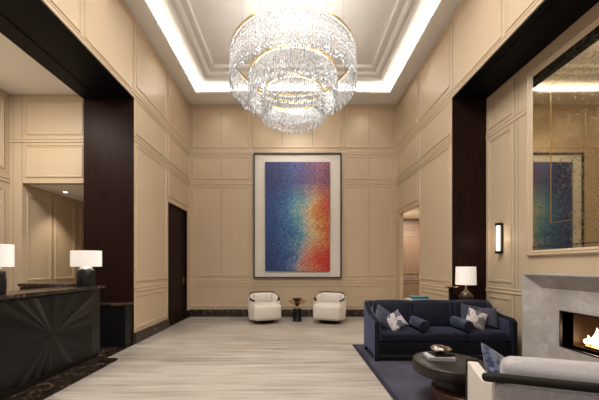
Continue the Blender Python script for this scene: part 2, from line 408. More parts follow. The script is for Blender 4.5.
for sx, o, P in ((-1, wl, PL), (1, wr, PR)):
    Xi = XL if sx < 0 else XR
    mb = MB().box(min(XW*sx, Xi), max(XW*sx, Xi), YF, YP, HP+.03, HC+.4)
    h = struct('wall_left_upper' if sx < 0 else 'wall_right_upper', mb, 'panel')
    ys = [5.11, 3.87, 2.57, 1.27, -.03, -1.33, -2.63]
    frames(P, [(ys[k+1]+.07, 4.52, ys[k]-.0, 5.76) for k in range(6)]).build('panel_moulding', 'panel', h)
    r = MB(); rail(r, P, YF, YP, HP-.0, .9); r.build('rail_moulding', 'panel', h)
    # soffit and jamb of the dark portal
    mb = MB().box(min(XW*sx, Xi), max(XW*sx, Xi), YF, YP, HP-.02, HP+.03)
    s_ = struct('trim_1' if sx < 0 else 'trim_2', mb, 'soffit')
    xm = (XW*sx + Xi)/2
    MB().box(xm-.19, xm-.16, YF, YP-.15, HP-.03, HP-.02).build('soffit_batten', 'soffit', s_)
    ye = 5.32
    mb = MB().box(min((XW+.0)*sx, Xi), max(XW*sx, Xi), YP, ye, 0, HP+.0)
    if sx > 0: mb = MB().box(XW+.001, XR, YP-.006, 5.4, 0, HP+.03)
    else: mb = MB().box(XL, -XW-.001, YP-.006, 5.5, 0, HP+.03)
    j = struct('trim_3' if sx < 0 else 'trim_4', mb, 'espresso')
# baseboards
o = MB().box(-XW, -XW+.03, YP, LD[0], 0, .20).build('baseboard_left', 'marble', bevel=.005); o['kind'] = 'structure'
MB().box(-XW, -XW+.03, LD[1], YB, 0, .20).build('baseboard_piece', 'marble', o)
o = MB().box(XW-.03, XW, YP, RD[0], 0, .20).build('baseboard_right', 'marble', bevel=.005); o['kind'] = 'structure'
MB().box(XW-.03, XW, RD[1], YB, 0, .20).build('baseboard_piece', 'marble', o)
# dark door on the left
d = struct('door_1', MB().box(-XW-.10, -XW-.05, LD[0], LD[1], 0, 2.87), 'espresso')
mb = MB(); mb.frame(lambda u, v, h: (-XW-.05+h, u, v), LD[0], 0.0, LD[1], 2.87, [(0,0),(0,.055),(.03,.055),(.03,0)]); mb.build('door_frame', 'espresso', d)
MB().box(-XW-.05, -XW-.04, 7.60, 7.66, .93, 1.11).tube([(-XW-.04,7.63,1.03),(-XW+.0,7.63,1.03),(-XW+.0,7.50,1.03)], .009).build('door_handle', 'brass', d)
# doorway on the right into a side passage
mb = MB(); mb.box(XW, 5.3, 9.0, 9.2, 0, 3.1)
p = struct('wall_passage_end', mb, 'wood2')
PP = lambda u, v, h: (u, 9.0-h, v)
frames(PP, [(XW+.2, .3, 4.2, .9), (XW+.2, 1.15, 4.2, 2.35)]).build('panel_moulding', 'wood2', p)
r = MB(); rail(r, PP, XW, 5.3, 2.50); rail(r, PP, XW, 5.3, .95); r.build('rail_moulding', 'wood2', p)
struct('wall_passage_side', MB().box(5.3, 5.4, 5.4, 9.2, 0, 3.1), 'panel')
struct('ceiling_passage', MB().box(XW+.08, 5.4, 5.4, 9.2, 2.88, 3.0), 'ceil')
struct('wall_passage_near', MB().box(XR, 5.4, 5.4, 5.5, 0, 3.1), 'panel')
struct('wall_passage_left', MB().box(XW, XW+.08, YB, 9.2, 0, 3.1), 'panel')
struct('trim_5', MB().frame(lambda u, v, h: (XW-h, u, v), RD[0]-.0, -.06, RD[1]+.0, 2.79, [(0,0),(0,.02),(-.05,.02),(-.05,0)]), 'panel')

# fireplace wall with a hole for the firebox
FY0, FY1, FZ0, FZ1 = 2.30, 3.60, .40, .85
mb = MB()
mb.box(XR, XR+.15, YF, FY0, 0, HP); mb.box(XR, XR+.15, FY1, YP, 0, HP); mb.box(XR, XR+.15, FY0, FY1, 0, FZ0); mb.box(XR, XR+.15, FY0, FY1, FZ1, HP)
wf = struct('wall_right_alcove', mb, 'panel')
PF = lambda u, v, h: (XR-h, u, v)
frames(PF, [(4.57,.27,5.11,.88),(4.57,1.13,5.11,3.60),(4.57,3.80,5.11,4.34)] + [(.2,z0,1.6,z1) for (z0,z1) in ((.27,.88),(1.13,3.6),(3.8,4.34))]).build('panel_moulding', 'panel', wf)
r = MB(); rail(r, PF, 4.06, YP, .95); rail(r, PF, 4.26, YP, 3.66); rail(r, PF, YF, 1.80, .95); r.build('rail_moulding', 'panel', wf)
s_ = MB(); seam(s_, PF, 4.51, .2, HP, .008); seam(s_, PF, 4.44, 1.06, HP, .006); s_.build('panel_joint', MT['seam'], wf)

# reception alcove
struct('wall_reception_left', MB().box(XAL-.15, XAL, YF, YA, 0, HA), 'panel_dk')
PX = lambda u, v, h: (XAL+h, u, v)
wx = bpy.data.objects['wall_reception_left']
frames(PX, [(3.9,3.15,YA-.12,4.40),(3.9,1.1,YA-.12,2.80),(2.4,3.15,3.8,4.40),(2.4,1.1,3.8,2.8)]).build('panel_moulding', 'panel_dk', wx)
r = MB(); rail(r, PX, YF, YA, 2.92); r.build('rail_moulding', 'panel_dk', wx)
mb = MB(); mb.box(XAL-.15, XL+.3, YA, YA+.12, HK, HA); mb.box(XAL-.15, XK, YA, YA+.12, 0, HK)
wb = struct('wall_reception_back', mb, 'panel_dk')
PQ = lambda u, v, h: (u, YA-h, v)
frames(PQ, [(-4.90,3.80,-3.85,4.43),(-4.90,3.02,-3.85,3.62)]).build('panel_moulding', 'panel_dk', wb)
r = MB(); rail(r, PQ, XAL, XL, 3.66, .8)
r.build('rail_moulding', 'panel_dk', wb)
s_ = MB(); seam(s_, PQ, XK, HK, HA, .006); seam(s_, PQ, -5.13, .2, HA, .005); s_.build('panel_joint', MT['seam'], wb)
struct('ceiling_reception', MB().box(XAL-.15, XL, YF, YA, HA, HA+.1), 'ceil2')
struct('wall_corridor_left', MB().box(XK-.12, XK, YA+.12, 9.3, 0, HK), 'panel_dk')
wk = bpy.data.objects['wall_corridor_left']; PK = lambda u, v, h: (XK+h, u, v)
frames(PK, [(5.40,1.12,5.93,2.72),(6.03,1.12,6.56,2.72),(6.75,1.12,8.2,2.72),(5.40,.2,5.93,.95),(6.03,.2,6.56,.95)]).build('panel_moulding', 'panel_dk', wk)
s_ = MB(); seam(s_, PK, 5.98, .05, 2.84, .016); seam(s_, PK, 6.65, .05, HK, .010); s_.build('panel_joint', MT['seam'], wk)
struct('ceiling_corridor', MB().box(XK-.12, XL+.6, YA+.12, 9.3, HK, HK+.1), 'ceil2')
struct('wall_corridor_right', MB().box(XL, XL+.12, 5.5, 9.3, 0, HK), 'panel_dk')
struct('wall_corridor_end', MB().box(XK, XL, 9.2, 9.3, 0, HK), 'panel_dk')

# main ceiling: flat band, lit cove, stepped tray
TX, TY0, TY1 = 2.50, 3.45, 7.45; ZT = 6.05
mb = MB(); PC = lambda u, v, h: (u, v, HC + h)
mb.frame(PC, -XW, -3.0, XW, YB, [(0,0),(.0,.05)])
def slab(mb, x0, x1, y0, y1, z0, z1): mb.box(x0, x1, y0, y1, z0, z1)
slab(mb, -XW, -TX, YF, YB, HC, HC+.05); slab(mb, TX, XW, YF, YB, HC, HC+.05); slab(mb, -TX, TX, TY1, YB, HC, HC+.05); slab(mb, -TX, TX, YF, TY0, HC, HC+.05)
ce = struct('ceiling', mb, 'ceil')
mb = MB(); mb.frame(lambda u, v, h: (u, v, ZT-h), -XW-.02, TY0-.4, XW+.02, YB+.02,
    [(0,0),(.0,0)])
st = [(2.87,8.0,0),(2.24,7.23,0),(2.23,7.22,.035),(2.17,7.15,.035),(2.155,7.13,-.015),(2.08,7.03,-.015),(2.07,7.02,.02),(2.01,6.95,.02),(1.995,6.93,-.035),(1.93,6.85,-.035),(1.92,6.84,-.005),(1.86,6.77,-.005),(1.845,6.75,-.06)]
vs = []; fs = []
for (x, y, h) in st:
    y0 = TY0 + (TY1 - y); vs += [(-x, y0, ZT-h), (x, y0, ZT-h), (x, y, ZT-h), (-x, y, ZT-h)]
for k in range(len(st)-1):
    for c in range(4): c2 = (c+1) % 4; fs.append((k*4+c, k*4+c2, k*4+4+c2, k*4+4+c))
k = (len(st)-1)*4; fs.append((k, k+1, k+2, k+3))
mb.add(vs, fs); tr_ = struct('ceiling_tray', mb, 'ceil')
mb = MB().box(-2.9, 2.9, YF, 8.1, 6.28, 6.34); struct('ceiling_deck', mb, 'ceil')
cx = bpy.data.objects['ceiling']
r = MB()
for sx in (-1, 1): r.box(min(sx*(XW-.16), sx*(XW-.14)), max(sx*(XW-.16), sx*(XW-.14)), TY0-.1, YB-.12, HC+.05, HC+.06)
r.build('cove_profile', 'chrome', ce)
for sx in (-1, 1): light('AREA', 'cove_lamp', (sx*(TX+.19), (TY0+TY1)/2, HC+.062), 60, (1,.97,.93), .05, (PI, 0, 0), TY1-TY0+.4)
for y in (TY1+.25, TY0-.15): light('AREA', 'cove_lamp', (0, y, HC+.062), 60, (1,.97,.93), 2*TX, (PI, 0, 0), .05)

# marble strip on the floor before the desk
mb = MB(); pts = [(-3.3, YF), (-2.61, YF), (-2.61, 4.25)]
for k in range(7): a = k/6*PI/2; pts.append((-2.71+.1*math.cos(a), 4.27+.12*math.sin(a)))
pts += [(-2.83, 4.39), (-2.83, 5.16), (-4.3, 5.16), (-4.3, 4.0), (-3.3, 4.0)]
o = mb.prism(pts, 2, .0, .006).build('trim_6', 'marble'); o['kind'] = 'structure'

# ------------------------------------------------------------------ chandelier
CH = (0.0, 5.0)
ch = thing('chandelier', 'large round three-tiered crystal chandelier with gold rings hanging from the tray ceiling', 'chandelier', (CH[0], CH[1], 0))
TIERS = [(1.045, 4.96, .53), (.735, 4.645, .42), (.515, 4.354, .40)]
def ringp(r, z, n=96): return [(r*math.cos(2*PI*k/n), r*math.sin(2*PI*k/n), z) for k in range(n)]
def strand_mb(mb, x, y, z, L, ang, stag):
    """one string of faceted crystals with a pointed drop at the end"""
    n = max(5, int(L/.062)); s = L/n; c, sn = math.cos(ang), math.sin(ang); off = random.uniform(0, .02)
    for k in range(n):
        zt = z - k*s - off; zb = zt - s*random.uniform(.75,.95); w = random.uniform(.0095, .013) if k < n-1 else .015; zm = zt - s*(.3 if k < n-1 else .62)
        if k == n-1: zb -= stag
        tw = random.uniform(-.8, .8); a0 = ang + tw; vs = [(x, y, zt if k else z)]
        for q in range(4): vs.append((x + w*math.cos(a0+q*PI/2), y + w*math.sin(a0+q*PI/2), zm))
        vs.append((x, y, zb)); mb.add(vs, [(0,1,2),(0,2,3),(0,3,4),(0,4,1),(5,2,1),(5,3,2),(5,4,3),(5,1,4)])
singles = []; rest = MB(); crown = MB()
for ti, (r, z, L) in enumerate(TIERS):
    mb = MB()
    # flat hoop: rectangular section
    n = 96; vs = []; fs = []
    sec = [(r-.03, z-.01), (r+.026, z-.01), (r+.026, z+.018), (r-.03, z+.018)]
    for k in range(n):
        a = 2*PI*k/n
        for (rr, zz) in sec: vs.append((rr*math.cos(a), rr*math.sin(a), zz))
    for k in range(n):
        k2 = (k+1) % n
        for q in range(4): q2 = (q+1) % 4; fs.append((k*4+q, k2*4+q, k2*4+q2, k*4+q2))
    mb.add(vs, fs); rg = mb.build('gold_ring', 'gold', ch, smooth=True)
    mb = MB().tube(ringp(r-.0, z-.016, 72), .005, 6, closed=True); mb.build('light_strip', 'led', rg)
    for row, rr in enumerate((r+.022, r-.022)):
        nn = int(2*PI*rr/.033); 
        for k in range(nn):
            a = 2*PI*(k + .5*row)/nn; x, y = rr*math.cos(a), rr*math.sin(a); stag = random.uniform(0, .045)
            LL = L - (.02 if k % 2 else 0) + random.uniform(-.012, .012)
            if ti == 0 and row == 0 and len(singles) < 100 and -1.0 < -math.sin(a)*0 + 1 and math.sin(a) < .05: singles.append((x, y, z-.015, LL, a, stag))
            else: strand_mb(rest, x, y, z-.015, LL, a, stag)
    for k in range(4):
        c = MB(); a = 2*PI*(k+.5)/4; rr = r; c.tube([(rr*math.cos(a), rr*math.sin(a), z+.03), (rr*math.cos(a), rr*math.sin(a), 6.10)] if ti == 0 else [(rr*math.cos(a), rr*math.sin(a), z+.03), (rr*math.cos(a), rr*math.sin(a), 6.10)], .003, 5)
        c.build('suspension_cable', 'cable', ch)
for sdef in singles:
    mb = MB(); strand_mb(mb, *sdef); mb.build('crystal_strand', 'crystal', ch)
o = rest.build('crystal_strands', 'crystal', ch); o['kind'] = 'stuff'
MB().lathe([(.0,6.07),(.13,6.07),(.14,6.08),(.14,6.11),(.0,6.11)], seg=40).build('ceiling_canopy', 'ceil', ch, smooth=True)
for ti, (r, z, L) in enumerate(TIERS):
    for k in range(6):
        a = 2*PI*(k+.25)/6; rr = r*.55
        light('POINT', 'chandelier_lamp', (CH[0]+rr*math.cos(a), CH[1]+rr*math.sin(a), z-(.5,.3,.25)[ti]), (1.6, .6, .2)[ti], (1,.98,.95), .05)

# ------------------------------------------------------------------ painting
pt = thing('framed_painting', 'tall abstract painting from deep blue to orange-red in thin black frame on far wall', 'painting', (0.125, YB-.015, 1.07))
hw = 1.205; H_ = 3.43
PPn = lambda u, v, h: (u, -h, v)
MB().frame(PPn, -hw, 0, hw, H_, [(0,-.012),(0,.07),(.03,.07),(.03,.0)]).build('frame', 'blackm', pt)
MB().box(-hw+.02, hw-.02, -.025, .005, .02, H_-.02).build('mat_board', 'whitec', pt)
cw, chh = 1.77, 2.99
mb = MB(); mb.soft(cw/2, -.02, chh/2, cw, .04, chh, .012, 4); o = mb.build('canvas', canvas_mat(cw, chh), pt, smooth=True); o.location = (-cw/2, -.045, .19)

# ------------------------------------------------------------------ reception desk
dk = thing('reception_desk', 'dark reception desk with sunburst front panel and brown marble top on the left', 'reception desk', (0,0,0))
DX = -2.97; DY1 = 4.52
MB().box(-3.32, DX-.035, .6, DY1-.02, .05, 1.055).build('desk_body', 'dark', dk, bevel=.004)
MB().box(-3.30, DX-.05, .6, DY1-.05, .006, .05).build('plinth', 'blackm', dk)
for (a, b) in ((2.88, 4.28), (1.46, 2.86)):
    o = MB().box(DX-.035, DX-.005, a, b, .10, 1.035).build('sunburst_panel', burst((a+b)/2, .555), dk, bevel=.003)
MB().box(-3.40, DX+.03, .6, DY1+.03, 1.055, 1.10, .012).build('countertop', 'marble', dk, smooth=True)
MB().box(-4.15, -3.41, 4.39, 4.57, .02, 1.085).build('return_wing', 'dark', dk)
MB().box(-4.17, -3.32, 4.37, 4.59, 1.09, 1.135, .01).build('return_top', 'marble', dk, smooth=True)

cb = thing('low_cabinet', 'low dark cabinet with marble top between reception desk and dark wood pier', 'cabinet', (-3.2, 4.95, 0))
MB().box(-.33, .33, .0, .215, .006, .715).build('cabinet_body', 'blackm', cb, bevel=.004)
MB().box(-.345, .345, -.015, .22, .715, .755, .008).build('cabinet_top', 'marble', cb, smooth=True)
MB().box(.0-.004, .004, -.003, .0, .05, .70).build('door_gap', 'dark', cb)

def desk_lamp(loc, label):
    L = thing('table_lamp', label, 'lamp', loc, 0, 'lamps on the reception desk')
    MB().lathe([(.0,0),(.115,0),(.118,.01),(.122,.12),(.115,.235),(.10,.25),(0,.25)], seg=28).build('lamp_base', 'blackm', L, smooth=True)
    MB().lathe([(.0,.25),(.085,.25),(.085,.268),(.05,.285),(.012,.29),(.012,.33),(0,.33)], seg=28).build('neck', 'chrome', L, smooth=True)
    mb = MB().lathe([(.222,.29),(.222,.525)], seg=40, sy=.55, cap=False); mb.lathe([(.218,.525),(.218,.29)], seg=40, sy=.55, cap=False)
    mb.build('lamp_shade', 'shade', L, smooth=True)
    light('POINT', 'lamp_bulb', (loc[0], loc[1], loc[2]+.41), .8, (1,.88,.72), .05)
    return L
desk_lamp((-3.07, 4.29, 1.101), 'black table lamp with white oval shade at far end of reception desk')
desk_lamp((-3.16, 3.02, 1.101), 'black table lamp with white oval shade cut by the left picture edge')

# ------------------------------------------------------------------ swivel armchairs at the back
def arc_rail(h_back, h_arm, r, a0, a1, n=40, y0=0):
    pts = []
    for k in range(n+1):
        a = a0 + (a1-a0)*k/n; tt = abs((k/n)*2-1)           # 0 back, 1 arm tips
        q = max(0, (tt-.35)/.65); hh = h_back + (h_arm-h_back)*(3*q*q-2*q*q*q)
        pts.append((r*math.cos(a), r*math.sin(a)*.96+y0, hh))
    return pts
def swivel_chair(loc, rz, label):
    A = thing('swivel_armchair', label, 'armchair', loc, rz, 'white swivel chairs under the painting')
    # faces local -Y
    a0, a1 = math.radians(-32), math.radians(212)
    R1, R0 = .40, .31; mb = MB(); n = 40; top = arc_rail(.71, .55, 1, a0, a1, n); vs = []; fs = []
    prof = lambda h: [(R0, .30), (R0, h-.03), (R0+.025, h), (R1-.02, h), (R1, h-.03), (R1+.005, .35), (R1-.015, .10), (R0, .10)]
    for k, (cx_, sy_, hh) in enumerate(top):
        for (rr, zz) in prof(hh): vs.append((cx_*rr, sy_*rr, zz))
    m_ = 8
    for k in range(n):
        for q in range(m_): q2 = (q+1) % m_; fs.append((k*m_+q, (k+1)*m_+q, (k+1)*m_+q2, k*m_+q2))
    fs.append(list(range(m_))); fs.append([n*m_+q for q in range(m_)][::-1]); mb.add(vs, fs)
    mb.build('shell', 'white_fab', A, smooth=True)
    mb = MB().soft(0, -.06, .285, .68, .66, .37, .07, 8, (0,.03,.02)); mb.build('seat', 'white_fab', A, smooth=True)
    MB().soft(0, .20, .58, .50, .13, .26, .06, 8, (0,.03,.0)).build('back_cushion', 'white_fab', A, smooth=True)
    pts = arc_rail(.718, .558, .368, a0-.04, a1+.04, n)
    MB().tube(pts, [.030 if .25*n < k < .75*n else (.008 if .1*n < k < .9*n else .034) for k in range(n+1)], 10, ry=.6).build('wood_rail', 'dark', A, smooth=True)
    MB().lathe([(0,0),(.26,0),(.26,.025),(.07,.045),(.07,.11),(0,.11)], seg=32).build('swivel_base', 'blackm', A, smooth=True)
    return A
swivel_chair((-.72, 7.24, 0), math.radians(20), 'white swivel armchair left of the small gold-topped table')
swivel_chair((.92, 7.24, 0), math.radians(-20), 'white swivel armchair right of the small gold-topped table')

st_ = thing('side_table', 'small round side table with gold dish top and black column base', 'side table', (.105, 7.35, 0))
MB().lathe([(0,0),(.115,0),(.115,.02),(.105,.03),(.105,.30),(.115,.32),(0,.32)], seg=28).build('base', 'blackm', st_, smooth=True)
MB().lathe([(0,.32),(.045,.32),(.035,.37),(.06,.42),(.20,.485),(.235,.515),(.225,.52),(0,.485)], seg=36).build('dish_top', 'brass', st_, smooth=True)
bo = MB().lathe([(0,.0),(.05,.0),(.07,.03),(.125,.075),(.13,.085),(.115,.085),(.06,.045),(0,.04)], seg=28).build('bowl', 'blackm', smooth=True, loc=None)
bo.location = (.105, 7.35, .487); tag(bo, 'small black bowl on the gold side table between the white armchairs', 'bowl')

# ------------------------------------------------------------------ rug
RX0, RX1, RY0, RY1 = 1.05, 3.14, .7, 5.12
rg = MB().box(RX0+.05, RX1-.05, RY0+.05, RY1-.05, 0, .012).build('area_rug', 'rug'); tag(rg, 'dark violet grey area rug with navy border under the sofa', 'rug')
MB().frame(lambda u, v, h: (u, v, h), RX0, RY0, RX1, RY1, [(0,0),(0,.012),(.055,.013),(.055,0)]).build('rug_border', 'rugb', rg)

# ------------------------------------------------------------------ sofa
SX0, SX1 = 1.19, 3.27; SYF, SYB = 4.20, 4.86; RG = .013
so = thing('sofa', 'navy velvet three-seat sofa with sloping arms facing the coffee table', 'sofa', ((SX0+SX1)/2, (SYF+SYB)/2, RG))
T = Matrix.Translation((-(SX0+SX1)/2, -(SYF+SYB)/2, -RG))
MB(T).box(SX0+.06, SX1-.06, SYF+.02, SYB-.03, (.07), .275, .02).build('base', 'navy_dk', so, smooth=True)
MB(T).box(SX0+.05, SX1-.05, SYF+.005, SYF+.03, .05, .10, .006).build('base_rail', 'dark', so, smooth=True)
MB(T).box(SX0+.05, SX1-.05, SYB-.08, SYB, .07, .80, .03).build('back_frame', 'navy', so, smooth=True)
MB(T).tube([(SX0+.02, SYB-.04, .805), (SX1-.02, SYB-.04, .805)], .024, 8).build('back_rail', 'dark', so, smooth=True)
prof_arm = [(SYF,.02),(SYF+.05,.02),(SYF+.10,.09),(SYB-.12,.09),(SYB-.05,.02),(SYB,.02),(SYB,.80),(SYB-.05,.80),(SYB-.12,.76),(SYB-.20,.69),(SYB-.30,.645),(SYB-.42,.62),(SYF+.03,.61),(SYF,.58)]
for (x0, x1, xi) in ((SX0, SX0+.075, 1), (SX1-.075, SX1, -1)):
    a = MB(T).prism(prof_arm, 0, x0, x1).build('arm', 'navy', so, bevel=.012)
    # lighter velvet lining on the inside and a dark wood cap
    xs = (x1, x1+.03) if xi > 0 else (x0-.03, x0)
    MB(T).prism([(SYF+.035,.30),(SYB-.10,.30),(SYB-.12,.74),(SYB-.20,.67),(SYB-.30,.625),(SYB-.42,.60),(SYF+.05,.59)], 0, *xs).build('arm_lining', 'navy_b', a, bevel=.008)
    xm = (x0+x1)/2
    MB(T).tube([(xm, SYB, .812),(xm, SYB-.05, .812),(xm, SYB-.12, .772),(xm, SYB-.20, .702),(xm, SYB-.30, .657),(xm, SYB-.42, .632),(xm, SYF+.03, .62),(xm, SYF-.006, .60),(xm, SYF-.008, .03)], .015, 8).build('arm_trim', 'blackm', a, smooth=True)
    for yy in (SYF+.035, SYB-.035):
        MB(T).lathe([(0,RG),(.016,RG),(.024,.07),(0,.07)], xm, yy, 12).build('leg', 'dark', so, smooth=True)
div = [SX0+.105, 1.91, 2.56, SX1-.105]
for k in range(3):
    xc = (div[k]+div[k+1])/2; w_ = div[k+1]-div[k]-.008
    MB(T).soft(xc, (SYF+SYB)/2-.04, .352, w_, .56, .15, .045, 8, (0,.0,.018)).build('seat_cushion', 'navy', so, smooth=True)
    Rb = Matrix.Translation((xc, SYB-.16, .62)) @ Matrix.Rotation(math.radians(-9), 4, 'X')
    MB(T @ Rb).soft(0, 0, 0, w_-.004, .15, .44, .055, 8, (0,.035,.012)).build('back_cushion', 'navy', so, smooth=True)
def bolster(x, label):
    o = thing('bolster_pillow', label, 'bolster', (x, SYF+.25, .530-.010), 0, 'bolsters on the sofa')
    R_ = .080; pr = [(0,-.225),(.055,-.228),(.072,-.215),(R_,-.195),(R_,.20),(.07,.215),(0,.22)]
    mb = MB(Matrix.Rotation(PI/2, 4, 'X')); mb.lathe(pr, seg=28); mb.build('bolster_cover', 'navy_b', o, smooth=True)
    MB(Matrix.Rotation(PI/2, 4, 'X')).lathe([(0,.219),(.072,.219),(.074,.224),(.03,.228),(0,.224)], seg=28).build('end_disc', 'navy', o, smooth=True)
bolster(1.93, 'dusty blue bolster pillow between the left and middle seats of the sofa')
bolster(2.575, 'dusty blue bolster pillow between the middle and right seats of the sofa')

def pil(name, c, w_, h_, th, rx, ry, rz, m, label):
    R_ = (Matrix.Rotation(rz, 3, 'Z') @ Matrix.Rotation(rx, 3, 'X') @ Matrix.Rotation(ry, 3, 'Y'))
    o = MB().pillow((0,0,0), w_, h_, th, R_).build(name, m, smooth=True); o.location = c; tag(o, label, 'pillow'); return o
rad = math.radians
pil('throw_pillow', (1.40, 4.47, .60), .32, .32, .13, rad(-25), rad(38), rad(28), 'navy_c', 'slate blue throw pillow leaning in the left corner of the sofa')
pil('throw_pillow', (1.56, 4.40, .562), .27, .28, .11, rad(-30), rad(-30), rad(-12), 'pat', 'silver and grey patterned throw pillow on the left sofa seat')
pil('throw_pillow', (2.80, 4.56, .62), .33, .33, .11, rad(-14), rad(12), rad(8), 'navy_c', 'slate grey throw pillow behind the patterned one, right end of sofa')
pil('throw_pillow', (2.80, 4.42, .585), .29, .29, .11, rad(-20), rad(22), rad(-6), 'pat2', 'ivory and taupe patterned throw pillow on the right sofa seat')
pil('throw_pillow', (3.00, 4.50, .60), .30, .31, .10, rad(-16), rad(-4), rad(-38), 'navy_c', 'dark slate throw pillow by the right sofa arm')

# ------------------------------------------------------------------ console behind the sofa
co = thing('console_table', 'dark console table behind the navy sofa carrying lamp and books', 'table', (2.55, 4.99, .0135))
MB().box(-.72, .72, -.11, .11, .74, .78, .006).build('table_top', 'dark', co, smooth=True)
MB().box(-.70, .70, -.10, .10, .16, .19).build('lower_shelf', 'dark', co)
for sx in (-.69, .69):
    for sy in (-.085, .085): MB().box(sx-.02, sx+.02, sy-.02, sy+.02, 0, .74).build('leg', 'dark', co)
ZC = .7945
L = thing('table_lamp', 'table lamp with white drum shade and smoked glass base behind the sofa', 'lamp', (2.98, 4.985, ZC))
MB().lathe([(0,0),(.07,0),(.075,.015),(.11,.06),(.115,.10),(.08,.15),(.03,.19),(.02,.21),(0,.21)], seg=32).build('lamp_base', mat('smoked_glass', (.09,.055,.03), .1, 0, .6, trans=.3), L, smooth=True)
MB().lathe([(0,.21),(.013,.21),(.013,.34),(0,.34)], seg=12).build('neck', 'brass', L, smooth=True)
mb = MB().lathe([(.160,.285),(.153,.595)], seg=40, cap=False); mb.lathe([(.149,.595),(.156,.285)], seg=40, cap=False); mb.build('lamp_shade', 'shade', L, smooth=True)
for k in range(3):
    pass
light('POINT', 'lamp_bulb', (2.98, 4.985, ZC+.43), .8, (1,.88,.72), .05)
def book(x, y, z, w_, d_, h_, rz, cm, label, group=None):
    b = thing('book', label, 'book', (x, y, z), rz, group)
    MB().box(-w_/2+.006, w_/2-.004, -d_/2+.004, d_/2-.004, .004, h_-.004).build('pages', 'page', b)
    mb = MB().box(-w_/2, w_/2, -d_/2, d_/2, 0, .0045); mb.box(-w_/2, w_/2, -d_/2, d_/2, h_-.0045, h_); mb.box(-w_/2, -w_/2+.005, -d_/2, d_/2, .0045, h_-.0045); mb.box(-w_/2+.005, w_/2, -d_/2, -d_/2+.003, .0045, h_-.0045)
    mb.build('cover', cm, b)
book(2.12, 4.985, ZC, .34, .19, .045, .03, 'cream', 'cream book under the teal book on the console behind the sofa', 'books on the console')
book(2.17, 4.985, ZC+.0455, .27, .17, .04, -.05, 'teal', 'teal book lying on top of the cream book behind the sofa', 'books on the console')
cs = thing('candle_stand', 'slim brass and black candle stand on the console behind the sofa', 'candle stand', (2.72, 4.98, ZC))
MB().lathe([(0,0),(.055,0),(.055,.012),(.035,.02),(.035,.20),(.05,.215),(0,.215)], seg=24).build('stem', 'blackm', cs, smooth=True)
MB().lathe([(0,.215),(.10,.235),(.11,.25),(.10,.255),(0,.24)], seg=24).build('dish', 'brass', cs, smooth=True)

# ------------------------------------------------------------------ coffee table
CT = (1.61, 2.98)
ct = thing('coffee_table', 'round dark brown two-tier coffee table on the rug', 'coffee table', (*CT, .0135))
MB().lathe([(0,.295),(.335,.295),(.345,.30),(.35,.31),(.35,.395),(.345,.405),(.335,.408),(0,.408)], seg=64).build('table_top', 'tabletop', ct, smooth=True)
MB().lathe([(0,0),(.29,0),(.30,.01),(.30,.16),(.29,.17),(0,.17)], .10, -.10, 56).build('lower_tier', 'redwood', ct, smooth=True)
MB().lathe([(0,.17),(.19,.17),(.19,.295),(0,.295)], .03, -.03, 40).build('pedestal', 'dark', ct, smooth=True)
ZK = .4225
book(1.545, 3.06, ZK, .27, .18, .032, -.12, 'greyc', 'pale grey art book at the bottom on the coffee table', 'books on the coffee table')
book(1.575, 3.075, ZK+.0325, .20, .14, .022, .1, 'blackm', 'black book on top of the pale grey book', 'books on the coffee table')
bw = MB().lathe([(0,0),(.035,0),(.04,.012),(.10,.035),(.105,.05),(.08,.066),(.045,.07),(.04,.062),(.07,.055),(.085,.045),(0,.02)], seg=14).build('decorative_bowl', mat('pewter', (.55,.52,.48), .22, 1), smooth=False)
bw.location = (1.575, 3.08, ZK+.055); tag(bw, 'faceted silver bowl on the stacked books on the coffee table', 'bowl')

# ------------------------------------------------------------------ foreground lounge chair
ang = math.radians(-18.7)
lc = thing('lounge_chair', 'ivory and grey lounge chair with dark wood frame seen from behind, bottom right', 'armchair', (1.18, 1.69, .013), ang)
W = .88; D = .64   # local: x to the right, y forward (away from camera)
# outer back
MB().soft(W/2, .035, .42, W-.02, .06, .56, .02, 6).build('back_panel', 'grey_fab', lc, smooth=True)
def swoop(x): return .735 + .0*x
MB().tube([(-.035, .05, .715), (-.01, .012, .728), (.03, .0, .735), (W-.03, .0, .735), (W+.01, .012, .728), (W+.035, .05, .715)], .026, 10).build('back_rail', mat('dark_satin_wood', (.010,.008,.006), .65, spec=.25), lc, smooth=True)
MB().soft(W/2, .155, .60, W-.16, .16, .44, .065, 10, (0,.03,.01)).build('back_cushion', 'lav_fab', lc, smooth=True)
for (x0, x1) in ((0, .075), (W-.075, W)):
    a = MB().prism([(.05,.16),(D,.16),(D,.635),(.25,.625),(.05,.69)], 0, x0, x1).build('arm', 'white_fab', lc, bevel=.01)
    xo = x0-.004 if x0 == 0 else x1+.004
    MB().box(x0-.004, x1+.004, D+.0, D+.05, .0, .65, .005).build('front_post', 'dark', lc, smooth=True)
    MB().box(x0+.01, x1-.01, .0, .05, .0, .16, .005).build('leg', 'dark', lc, smooth=True)
    MB().tube([(x0+.037,.02,.725),(x0+.037,.09,.705),(x0+.037,.15,.67),(x0+.037,.19,.655)], [.030,.036,.034,.02], 10).build('arm_cap', 'dark', lc, smooth=True)
MB().box(.076, W-.076, .04, D, .16, .30, .02).build('seat_frame', 'white_fab', lc, smooth=True)
MB().soft(W/2, .37, .38, W-.16, .52, .15, .05, 8, (0,0,.02)).build('seat_cushion', 'white_fab', lc, smooth=True)
v = Matrix.Rotation(ang, 3, 'Z') @ Vector((.14, .38, 0))
pil('throw_pillow', (1.18+v.x, 1.69+v.y, .665), .32, .32, .10, rad(-26), rad(30), ang+rad(60), 'pat3', 'mottled blue throw pillow on the lounge chair in the foreground')

